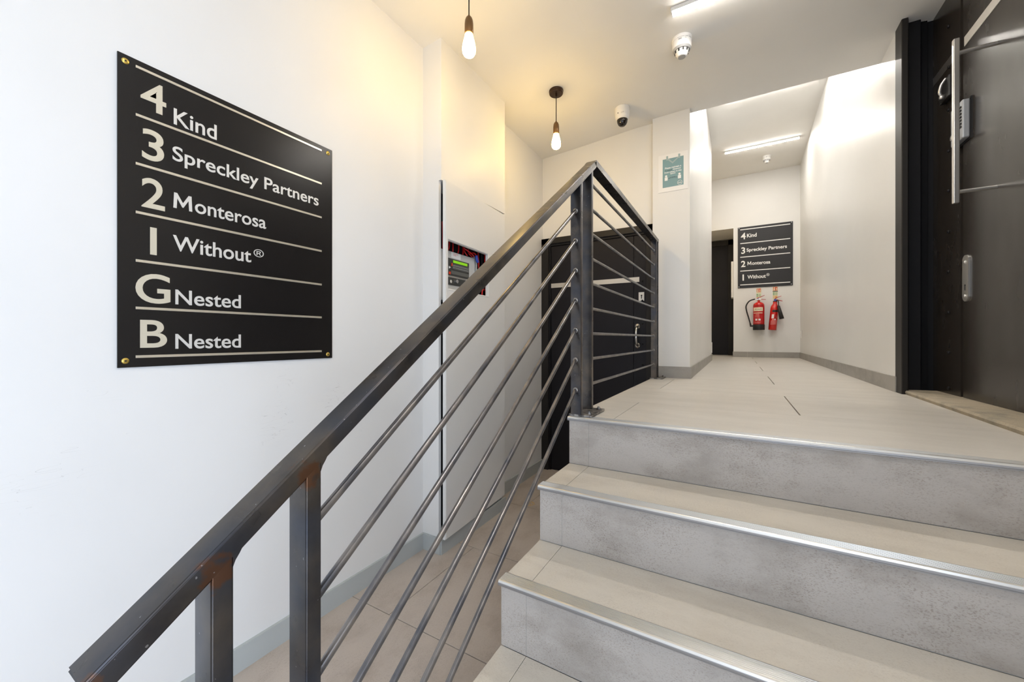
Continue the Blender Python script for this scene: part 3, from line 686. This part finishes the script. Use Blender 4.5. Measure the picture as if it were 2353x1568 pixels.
# poster
ps = thing('distancing_poster', 'teal two metre distancing notice on white sheet pinned to the pier', 'poster', (-0.404, 3.059, 1.374))
YP = 3.0565
mkobj('sheet', B(-0.504, -0.302, YP, 3.0595, 1.374, 1.650), M_paper, ps)
mkobj('teal_panel', B(-0.474, -0.331, YP - .0004, YP, 1.407, 1.617), M_teal, ps)
PP = ('y', YP - .0004)
q = ps
mkobj('chevron', prism(bmesh.new(), [(-0.447, 1.617), (-0.405, 1.575), (-0.356, 1.617), (-0.370, 1.617), (-0.405, 1.588), (-0.432, 1.617)], 1, YP - .0008, YP - .0004), M_tealt, ps)
for (a, b) in ((-0.449, -0.436), (-0.3667, -0.3536)): mkobj('tape_tab', B(a, b, YP - .001, YP - .0002, 1.606, 1.637), M_tealt, ps)
text_obj('poster_text', 'Please maintain a', (-0.458, -0.347, 1.5425, 1.5555), PP, M_white, ps, .0004, .02)
text_obj('poster_text', '2 metre', (-0.456, -0.408, 1.5265, 1.5365), PP, M_ink, ps, .0004, .02); text_obj('poster_text', 'distance', (-0.404, -0.350, 1.528, 1.538), PP, M_white, ps, .0004, .02)
text_obj('poster_text', 'from others in this', (-0.461, -0.345, 1.511, 1.522), PP, M_white, ps, .0004, .02)
text_obj('poster_text', 'space', (-0.421, -0.386, 1.4965, 1.5065), PP, M_white, ps, .0004, .02)
for cx in (-0.4495, -0.3585):
    bm = bmesh.new(); cyl(bm, (cx, YP - .0004, 1.490), (cx, YP - .0009, 1.490), .0078); box(bm, cx - .0103, cx + .0103, YP - .0009, YP - .0004, 1.457, 1.4815)
    mkobj('person_icon', bm, M_white, ps)
text_obj('poster_text', '2 metres', (-0.424, -0.386, 1.4745, 1.480), PP, M_ink, ps, .0004, .02)
bm = bmesh.new(); box(bm, -0.431, -0.378, YP - .0009, YP - .0004, 1.4703, 1.4717)
prism(bm, [(-0.434, 1.471), (-0.428, 1.4745), (-0.428, 1.4675)], 1, YP - .0009, YP - .0004); prism(bm, [(-0.375, 1.471), (-0.381, 1.4675), (-0.381, 1.4745)], 1, YP - .0009, YP - .0004)
mkobj('arrow', bm, M_ink, ps)
bm = bmesh.new(); n = 28
def ring(bm, c, r0, r1, y0, n=28, flat='y'):
    A = []
    for k in range(n):
        a = 2 * math.pi * k / n
        for r in (r0, r1): A.append(bm.verts.new((c[0] + r * math.cos(a), y0, c[1] + r * math.sin(a)) if flat == 'y' else (c[0] + r * math.cos(a), c[1] + r * math.sin(a), y0)))
    for k in range(n):
        j = (k + 1) % n; bm.faces.new((A[2 * k], A[2 * k + 1], A[2 * j + 1], A[2 * j]))
    return bm
mkobj('logo_ring', ring(bmesh.new(), (-0.356, 1.4275), .0145, .017, YP - .0009), M_name, ps)
text_obj('logo_text', 'kds', (-0.3665, -0.3455, 1.422, 1.4325), PP, M_name, ps, .0004, .02)

# ------------------------------------------------------------------ FIRE EXTINGUISHERS
def ext_sign(cx, z1, label, bar):
    w = 0.033; t = thing('extinguisher_sign', label, 'sign', (cx, 7.12, z1 - .19))
    mkobj('backing', B(cx - w, cx + w, 7.1215, 7.1245, z1 - 0.19, z1), M_lum, t)
    yy = 7.1205
    p = mkobj('red_panel', B(cx - w + .006, cx + w - .006, yy, 7.1215, z1 - .062, z1 - .005), M_orange, t)
    bm = bmesh.new(); cyl(bm, (cx - .011, yy, z1 - .018), (cx - .011, yy - .0006, z1 - .018), .008); box(bm, cx - .021, cx - .003, yy - .0006, yy, z1 - .056, z1 - .03)
    mkobj('flame_pictogram', bm, M_lum, p); mkobj('canister_pictogram', box(B(cx + .010, cx + .020, yy - .0006, yy, z1 - .056, z1 - .024), cx + .012, cx + .016, yy - .0006, yy, z1 - .024, z1 - .014), M_lum, p)
    if bar: mkobj('black_band', B(cx - w, cx + w, yy, 7.1215, z1 - .078, z1 - .066), M_ink, t)
    bm = bmesh.new()
    for i in range(2): box(bm, cx - w + .004, cx - .010, yy, 7.1215, z1 - .105 - i * .024, z1 - .088 - i * .024)
    mkobj('green_print', bm, M_green, t)
    bm = bmesh.new()
    for i in range(5): box(bm, cx - .004, cx + w - .006, yy, 7.1215, z1 - .092 - i * .0085, z1 - .089 - i * .0085)
    mkobj('fine_print', bm, M_green, t)
    bm = bmesh.new()
    for i in range(2): box(bm, cx - w + .006, cx - .013, yy, 7.1215, z1 - .151 - i * .022, z1 - .139 - i * .022)
    box(bm, cx - .006, cx + w - .008, yy, 7.1215, z1 - .178, z1 - .14); mkobj('amber_print', bm, M_amber, t)
ext_sign(0.301, 1.072, 'foam extinguisher instruction label above the wider red extinguisher', False)
ext_sign(0.513, 1.083, 'instruction label with black band above the slimmer red extinguisher', True)
# foam
cx, cy = 0.297, 7.035; zb = 0.423; r = 0.0745
fe = thing('fire_extinguisher', 'wide red foam extinguisher with black hose and black base hung on far wall', 'fire extinguisher', (cx, cy, zb), 'fire extinguishers on the far wall')
mkobj('cylinder', lathe(bmesh.new(), [(r, .07), (r, .36), (r * .97, .385), (r * .84, .405), (r * .55, .42), (.02, .43), (.017, .435), (.017, .455)], (cx, cy, zb), n=36), M_red, fe, smooth=True)
mkobj('base_boot', lathe(bmesh.new(), [(r + .001, 0), (r + .003, .004), (r + .003, .078), (r + .0005, .084)], (cx, cy, zb), n=36), M_black, fe, smooth=True)
def arcpatch(cx, cy, r, a0, a1, z0, z1, ax=(0, 0, 1), base=None, n=12):
    bm = bmesh.new(); rot = Vector(ax).to_track_quat('Z', 'Y').to_matrix() if ax != (0, 0, 1) else Matrix.Identity(3)
    b = Vector(base if base else (cx, cy, 0)); A = []
    for k in range(n + 1):
        a = math.radians(a0 + (a1 - a0) * k / n)
        for z in (z0, z1): A.append(bm.verts.new(b + rot @ Vector((r * math.cos(a), r * math.sin(a), z))))
    for k in range(n): bm.faces.new((A[2 * k], A[2 * k + 1], A[2 * k + 3], A[2 * k + 2]))
    return bm
# the side towards the viewer is about -100 degrees
C0 = -100
mkobj('label_panel', arcpatch(cx, cy, r + .0006, C0 - 62, C0 + 62, .092, .385, base=(cx, cy, zb)), M_redlab, fe, smooth=True)
lp = mkobj('foam_label', arcpatch(cx, cy, r + .0012, C0 - 52, C0 + 52, .285, .342, base=(cx, cy, zb)), M_cream, fe, smooth=True)
def curved_text(s, ccx, ccy, rr, a0, a1, z0, z1, m, parent, base, name='label_text'):
    o = text_obj(name, s, (a0, a1, z0, z1), ('y', 0), m, None, 0.0)
    return o
def text_on_cyl(s, rr, a0, a1, z0, z1, m, parent, base, ax=None):
    cu = bpy.data.curves.new('t', 'FONT'); cu.body = s; cu.offset = 0.0; to = bpy.data.objects.new('t', cu); S.collection.objects.link(to)
    dg = bpy.context.evaluated_depsgraph_get(); me = bpy.data.meshes.new_from_object(to.evaluated_get(dg)); bpy.data.objects.remove(to)
    bm = bmesh.new(); bm.from_mesh(me); bmesh.ops.subdivide_edges(bm, edges=[e for e in bm.edges if e.calc_length() > .2], cuts=2)
    xs = [v.co.x for v in bm.verts]; ys = [v.co.y for v in bm.verts]; x0, x1, y0, y1 = min(xs), max(xs), min(ys), max(ys)
    for v in bm.verts:
        a = math.radians(a0 + (v.co.x - x0) / (x1 - x0) * (a1 - a0)); z = z0 + (v.co.y - y0) / (y1 - y0) * (z1 - z0)
        v.co = Vector(base) + Vector((rr * math.cos(a), rr * math.sin(a), z))
    return mkobj('label_text', bm, m, parent)
text_on_cyl('FOAM', r + .0022, C0 - 30, C0 + 34, .302, .324, M_ink, lp, (cx, cy, zb))
mkobj('white_band', arcpatch(cx, cy, r + .0012, C0 - 52, C0 + 48, .252, .262, base=(cx, cy, zb)), M_cream, fe)
for i, (a0, a1, z0, z1) in enumerate(((-22, 8, .236, .242), (-26, 12, .224, .230), (-30, 10, .212, .216), (-34, 14, .200, .205), (-34, 18, .180, .184), (-45, 30, .118, .122), (-34, 18, .108, .111), (-40, 30, .100, .103))):
    mkobj('fine_print', arcpatch(cx, cy, r + .0012, C0 + a0, C0 + a1, z0, z1, base=(cx, cy, zb)), M_pink, fe)
for a in (-28, 4): mkobj('pictogram', arcpatch(cx, cy, r + .0013, C0 + a, C0 + a + 22, .142, .168, base=(cx, cy, zb), n=4), M_white, fe)
mkobj('valve', box(cyl(bmesh.new(), (cx, cy, zb + .45), (cx, cy, zb + .478), .016), cx - .03, cx + .02, cy - .012, cy + .012, zb + .46, zb + .478), M_chrome, fe)
mkobj('pressure_gauge', cyl(bmesh.new(), (cx + .012, cy - .016, zb + .474), (cx + .014, cy - .03, zb + .474), .019, n=20), M_white, fe)
mkobj('safety_pin', cyl(bmesh.new(), (cx - .005, cy - .012, zb + .482), (cx - .005, cy - .026, zb + .482), .008), M_blue, fe)
mkobj('lever', prism(bmesh.new(), [(cx - .02, zb + .478), (cx + .075, zb + .524), (cx + .075, zb + .530), (cx - .01, zb + .495), (cx - .03, zb + .485)], 1, cy - .009, cy + .009), M_redp, fe)
mkobj('lever', prism(bmesh.new(), [(cx + .02, zb + .466), (cx + .02, zb + .474), (cx + .09, zb + .464), (cx + .092, zb + .458)], 1, cy - .008, cy + .008), M_redp, fe)
mkobj('hose', tube(bmesh.new(), [(cx - .028, cy, zb + .468), (cx - .06, cy - .005, zb + .472), (cx - .125, cy - .01, zb + .445), (cx - .165, cy - .012, zb + .375), (cx - .160, cy - .01, zb + .30), (cx - .135, cy, zb + .20), (cx - .108, cy, zb + .09)], .0095, 12, 6), M_black, fe, smooth=True)
mkobj('hose_collar', cyl(bmesh.new(), (cx - .022, cy, zb + .466), (cx - .05, cy - .003, zb + .471), .0115), M_white, fe)
mkobj('nozzle', cyl(bmesh.new(), (cx - .112, cy, zb + .105), (cx - .102, cy, zb + .052), .011, .013), M_black, fe)
mkobj('hose_clip', B(cx - .115, cx - .06, cy - .012, cy + .012, zb + .05, zb + .073), M_black, fe)
mkobj('wall_bracket', B(cx - .025, cx + .025, cy + r - .01, 7.1245, zb + .30, zb + .42), M_redp, fe)
# CO2, hung slightly askew
bx, bz = 0.470, 0.420; ax = Vector((0.085, 0, 1)).normalized(); r = 0.052; cy = 7.045
ce2 = thing('fire_extinguisher', 'slim red extinguisher leaning right with black discharge horn on far wall', 'fire extinguisher', (bx, cy, bz), 'fire extinguishers on the far wall')
bpt = Vector((bx, cy, bz)); at = lambda h, dx=0, dy=0: tuple(bpt + ax * h + Vector((dx, dy, 0)))
mkobj('cylinder', lathe(bmesh.new(), [(r - .003, 0), (r, .004), (r, .325), (r * .93, .355), (r * .72, .378), (.03, .39), (.026, .395), (.026, .425), (.02, .43)], bpt, ax, n=32), M_red, ce2, smooth=True)
mkobj('neck_ring', lathe(bmesh.new(), [(.0275, 0), (.0275, .014)], at(.425), ax, n=20), M_black, ce2)
mkobj('valve', cyl(bmesh.new(), at(.435), at(.465), .017), M_blue, ce2)
def cp(a0, a1, z0, z1, m, nm, d=.001):
    bm = bmesh.new(); A = []
    for k in range(9):
        a = math.radians(C0 + a0 + (a1 - a0) * k / 8)
        for z in (z0, z1): A.append(bm.verts.new(bpt + ax * z + Vector(((r + d) * math.cos(a), (r + d) * math.sin(a), 0))))
    for k in range(8): bm.faces.new((A[2 * k], A[2 * k + 1], A[2 * k + 3], A[2 * k + 2]))
    mkobj(nm, bm, m, ce2)
cp(-20, 70, .268, .302, M_black, 'black_label'); cp(-22, 10, .175, .235, M_paper, 'white_label'); cp(14, 60, .18, .23, M_redlab, 'red_label')
cp(-10, 12, .148, .168, M_pink, 'pictogram'); cp(20, 40, .148, .168, M_white, 'pictogram')
for i in range(6): cp(-30, 50, .082 + i * .011, .088 + i * .011, M_pink, 'fine_print')
L0 = Vector(at(.455))
mkobj('lever', prism(bmesh.new(), [(L0.x - .01, L0.z), (L0.x + .02, L0.z + .03), (L0.x + .075, L0.z + .052), (L0.x + .075, L0.z + .058), (L0.x + .01, L0.z + .036), (L0.x - .02, L0.z + .008)], 1, cy - .008, cy + .008), M_redp, ce2)
mkobj('lever', prism(bmesh.new(), [(L0.x + .015, L0.z - .006), (L0.x + .02, L0.z + .006), (L0.x + .085, L0.z - .016), (L0.x + .09, L0.z - .026)], 1, cy - .008, cy + .008), M_redp, ce2)
hp = [(L0.x + .01, cy - .015, L0.z - .01), (L0.x + .032, cy - .03, L0.z - .015), (L0.x + .036, cy - .045, L0.z - .05), (L0.x + .035, cy - .055, L0.z - .10)]
mkobj('horn_hose', tube(bmesh.new(), hp, .007, 10, 5), M_black, ce2, smooth=True)
mkobj('discharge_horn', cyl(bmesh.new(), (hp[-1][0], hp[-1][1], hp[-1][2] + .005), (hp[-1][0] + .04, hp[-1][1] - .005, hp[-1][2] - .19), .018, .031, n=24), M_black, ce2, smooth=True)
mkobj('wall_bracket', B(bx + .01, bx + .05, cy + r - .01, 7.1245, bz + .28, bz + .40), M_redp, ce2)

# ------------------------------------------------------------------ CEILING FITTINGS
def pendant(x, y, label, first):
    zc = zceil(x) if y < 3 else ZC2; t = thing('pendant_lamp', label, 'lamp', (x, y, 1.53), 'bare bulb pendants on the yellowish ceiling')
    mkobj('ceiling_rose', lathe(bmesh.new(), [(.047, 0.0), (.047, -.008), (.045, -.011), (.045, -.020), (.042, -.024), (0, -.024)], (x, y, zc), n=32), M_rose, t, smooth=False)
    mkobj('cord_grip', cyl(bmesh.new(), (x, y, zc - .022), (x, y, zc - .038), .006), M_rose, t)
    mkobj('cord', cyl(bmesh.new(), (x, y, 1.705), (x, y, zc - .03), .0028, n=10), M_cord, t)
    mkobj('lamp_holder', lathe(bmesh.new(), [(.004, 1.715), (.006, 1.708), (.013, 1.702), (.0175, 1.690), (.0192, 1.674), (.0192, 1.632), (.017, 1.629), (.0165, 1.645), (0, 1.645)], (x, y, 0), n=28), M_wood, t, smooth=True)
    b = mkobj('bulb', lathe(bmesh.new(), [(.0172, 1.628), (.0195, 1.615), (.0245, 1.597), (.0285, 1.578), (.030, 1.562), (.028, 1.548), (.022, 1.538), (.012, 1.532), (0, 1.5305)], (x, y, 0), n=28), M_bulb, t, smooth=True)
    mkobj('bulb_neck', lathe(bmesh.new(), [(.0145, 1.648), (.0165, 1.636), (.0173, 1.627)], (x, y, 0), n=24), M_bulbtop, t, smooth=True)
pendant(-1.02, 1.385, 'nearer pendant lamp with bare glowing bulb, cord cut by picture top', True)
pendant(-1.022, 2.345, 'farther bare bulb pendant lamp with its dark ceiling rose showing', False)
pendant(-0.80, 6.50, 'bare bulb pendant lamp in the side passage behind the corridor wall', False)
def led(x0, y, z, label, x1=None):
    x1 = x1 or x0 + 0.84; t = thing('led_batten', label, 'light', ((x0 + x1) / 2, y, z), 'slim white light battens on the ceilings')
    mkobj('diffuser', B(x0 + .006, x1 - .006, y - .020, y + .020, z - .0235, z - .0205, bev=.0012, seg=1), M_led2 if y > 3 else M_led, t)
    mkobj('mounting_rail', B(x0, x1, y - .0203, y + .0203, z - .0205, z), M_ledcap, t)
    for a, b in ((x0, x0 + .006), (x1 - .006, x1)): mkobj('end_cap', B(a, b, y - .0206, y + .0206, z - .0245, z - .003), M_ledcap, t)
led(-0.285, 2.10, zceil(0) , 'white light batten nearest the viewer, cut off by the picture top')
led(-0.285, 0.28, zceil(0), 'white light batten on the entrance ceiling above the lower steps')
led(-0.145, 3.55, ZC2, 'white light batten hidden just beyond the lower ceiling edge')
led(-0.145, 4.80, ZC2, 'white light batten half hidden along the lower ceiling edge')
led(-0.141, 6.11, ZC2, 'white light batten fully visible on corridor ceiling before smoke detector')
# smoke detectors
def smoke(x, y, zc, s, label):
    t = thing('smoke_detector', label, 'smoke detector', (x, y, zc - .1 * s), 'round smoke detectors on the ceilings')
    mkobj('base', lathe(bmesh.new(), [(.052 * s, 0), (.052 * s, -.010 * s), (.050 * s, -.013 * s)], (x, y, zc), n=36), M_plastic, t, smooth=False)
    mkobj('body', lathe(bmesh.new(), [(.0495 * s, -.012 * s), (.0495 * s, -.046 * s), (.0475 * s, -.056 * s), (.044 * s, -.062 * s), (.030 * s, -.064 * s)], (x, y, zc), n=36), M_plastic, t, smooth=False)
    mkobj('grey_ring', lathe(bmesh.new(), [(.0475 * s, -.0565 * s), (.0415 * s, -.067 * s), (.034 * s, -.067 * s)], (x, y, zc), n=36), M_plgrey, t)
    mkobj('sensing_head', lathe(bmesh.new(), [(.036 * s, -.064 * s), (.034 * s, -.078 * s), (.024 * s, -.098 * s), (.020 * s, -.1 * s), (.0198 * s, -.0985 * s), (0, -.0985 * s)], (x, y, zc), n=36), M_plastic, t, smooth=False)
    mkobj('sensing_disc', lathe(bmesh.new(), [(.0185 * s, -.0985 * s), (.018 * s, -.1005 * s), (0, -.1008 * s)], (x, y, zc), n=30), M_plgrey, t)
    bm = bmesh.new()
    for k in range(10):
        a = 2 * math.pi * k / 10; c, s_ = math.cos(a), math.sin(a); p = Vector((x + .0355 * s * c, y + .0355 * s * s_, zc - .073 * s))
        b2 = bmesh.new(); box(b2, -.0035 * s, .0035 * s, -.0016 * s, .0016 * s, -.0065 * s, .0065 * s)
        bmesh.ops.rotate(b2, verts=b2.verts, matrix=Matrix.Rotation(a + math.pi / 2, 3, 'Z')); bmesh.ops.translate(b2, verts=b2.verts, vec=p)
        me = bpy.data.meshes.new('t'); b2.to_mesh(me); b2.free(); bm.from_mesh(me); bpy.data.meshes.remove(me)
    mkobj('vents', bm, M_black, t)
    bm = bmesh.new()
    for (d0, d1, z0, z1) in ((-70, -50, -.016, -.0195), (-46, -22, -.016, -.0195), (-118, -76, -.0165, -.0185), (-112, -92, -.023, -.031), (-72, -70, -.022, -.030), (-66, -64, -.022, -.030)):
        bb = arcpatch(x, y, .0498 * s, d0 + 8, d1 + 8, z0 * s, z1 * s, base=(x, y, zc), n=6); me = bpy.data.meshes.new('t'); bb.to_mesh(me); bb.free(); bm.from_mesh(me); bpy.data.meshes.remove(me)
    mkobj('print', bm, M_plgrey, t)
smoke(-0.262, 2.335, zceil(-.26), 1.0, 'larger-looking smoke detector on the near lower ceiling')
smoke(0.372, 6.55, ZC2, 0.95, 'distant smoke detector on the corridor ceiling beyond the light batten')
# dome camera
x, y = -0.707, 2.80; zc = zceil(x)
t = thing('dome_camera', 'white dome security camera with dark glass on the ceiling near the pier', 'camera', (x, y, zc - .14))
mkobj('housing', lathe(bmesh.new(), [(.052, 0), (.052, -.026), (.0515, -.027), (.0515, -.0285), (.052, -.0295), (.050, -.060), (.046, -.074), (.039, -.083), (.036, -.084)], (x, y, zc), n=40), M_plastic, t, smooth=False)
mkobj('dome', lathe(bmesh.new(), [(.0375, -.081), (.0372, -.088), (.034, -.104), (.027, -.118), (.016, -.127), (0, -.130)], (x, y, zc), n=36), M_dome, t, smooth=True)
mkobj('screw_hole', cyl(bmesh.new(), (x - .018, y - .0485, zc - .052), (x - .018, y - .050, zc - .052), .0032), M_black, t)
text_obj('maker_mark', 'AXIS' if False else 'o oo', (x + .004, x + .024, zc - .056, zc - .0515), ('y', y - .0505), M_plgrey, t, .0008)

# floor sticker
sx, sy = -1.244, 2.397
fs = thing('floor_sticker', 'worn yellow round sticker on the lower floor near the basement door', 'sticker', (sx, sy, FL))
mkobj('ring', ring(bmesh.new(), (sx, sy), .021, .036, FL + .0008, flat='z'), M_yellow, fs)
bm = bmesh.new()
for dx in (-.007, .007): box(bm, sx + dx - .004, sx + dx + .004, sy - .01, sy + .01, FL + .0003, FL + .0009)
mkobj('footprint_mark', bm, M_yellow, fs)

# unseen doorway added in the right wall to carry the daylight lamp
d4 = thing('added_doorway', 'added unseen doorway for the daylight in the right wall behind the viewer', 'door', (0.85, -0.95, FL)); d4['kind'] = 'structure'
bm = bmesh.new(); box(bm, 0.77, 0.86, -1.45, -1.40, FL, 0.95); box(bm, 0.77, 0.86, -0.50, -0.45, FL, 0.95); box(bm, 0.77, 0.86, -1.40, -0.50, 0.90, 0.95)
mkobj('door_frame', bm, M_frame, d4)
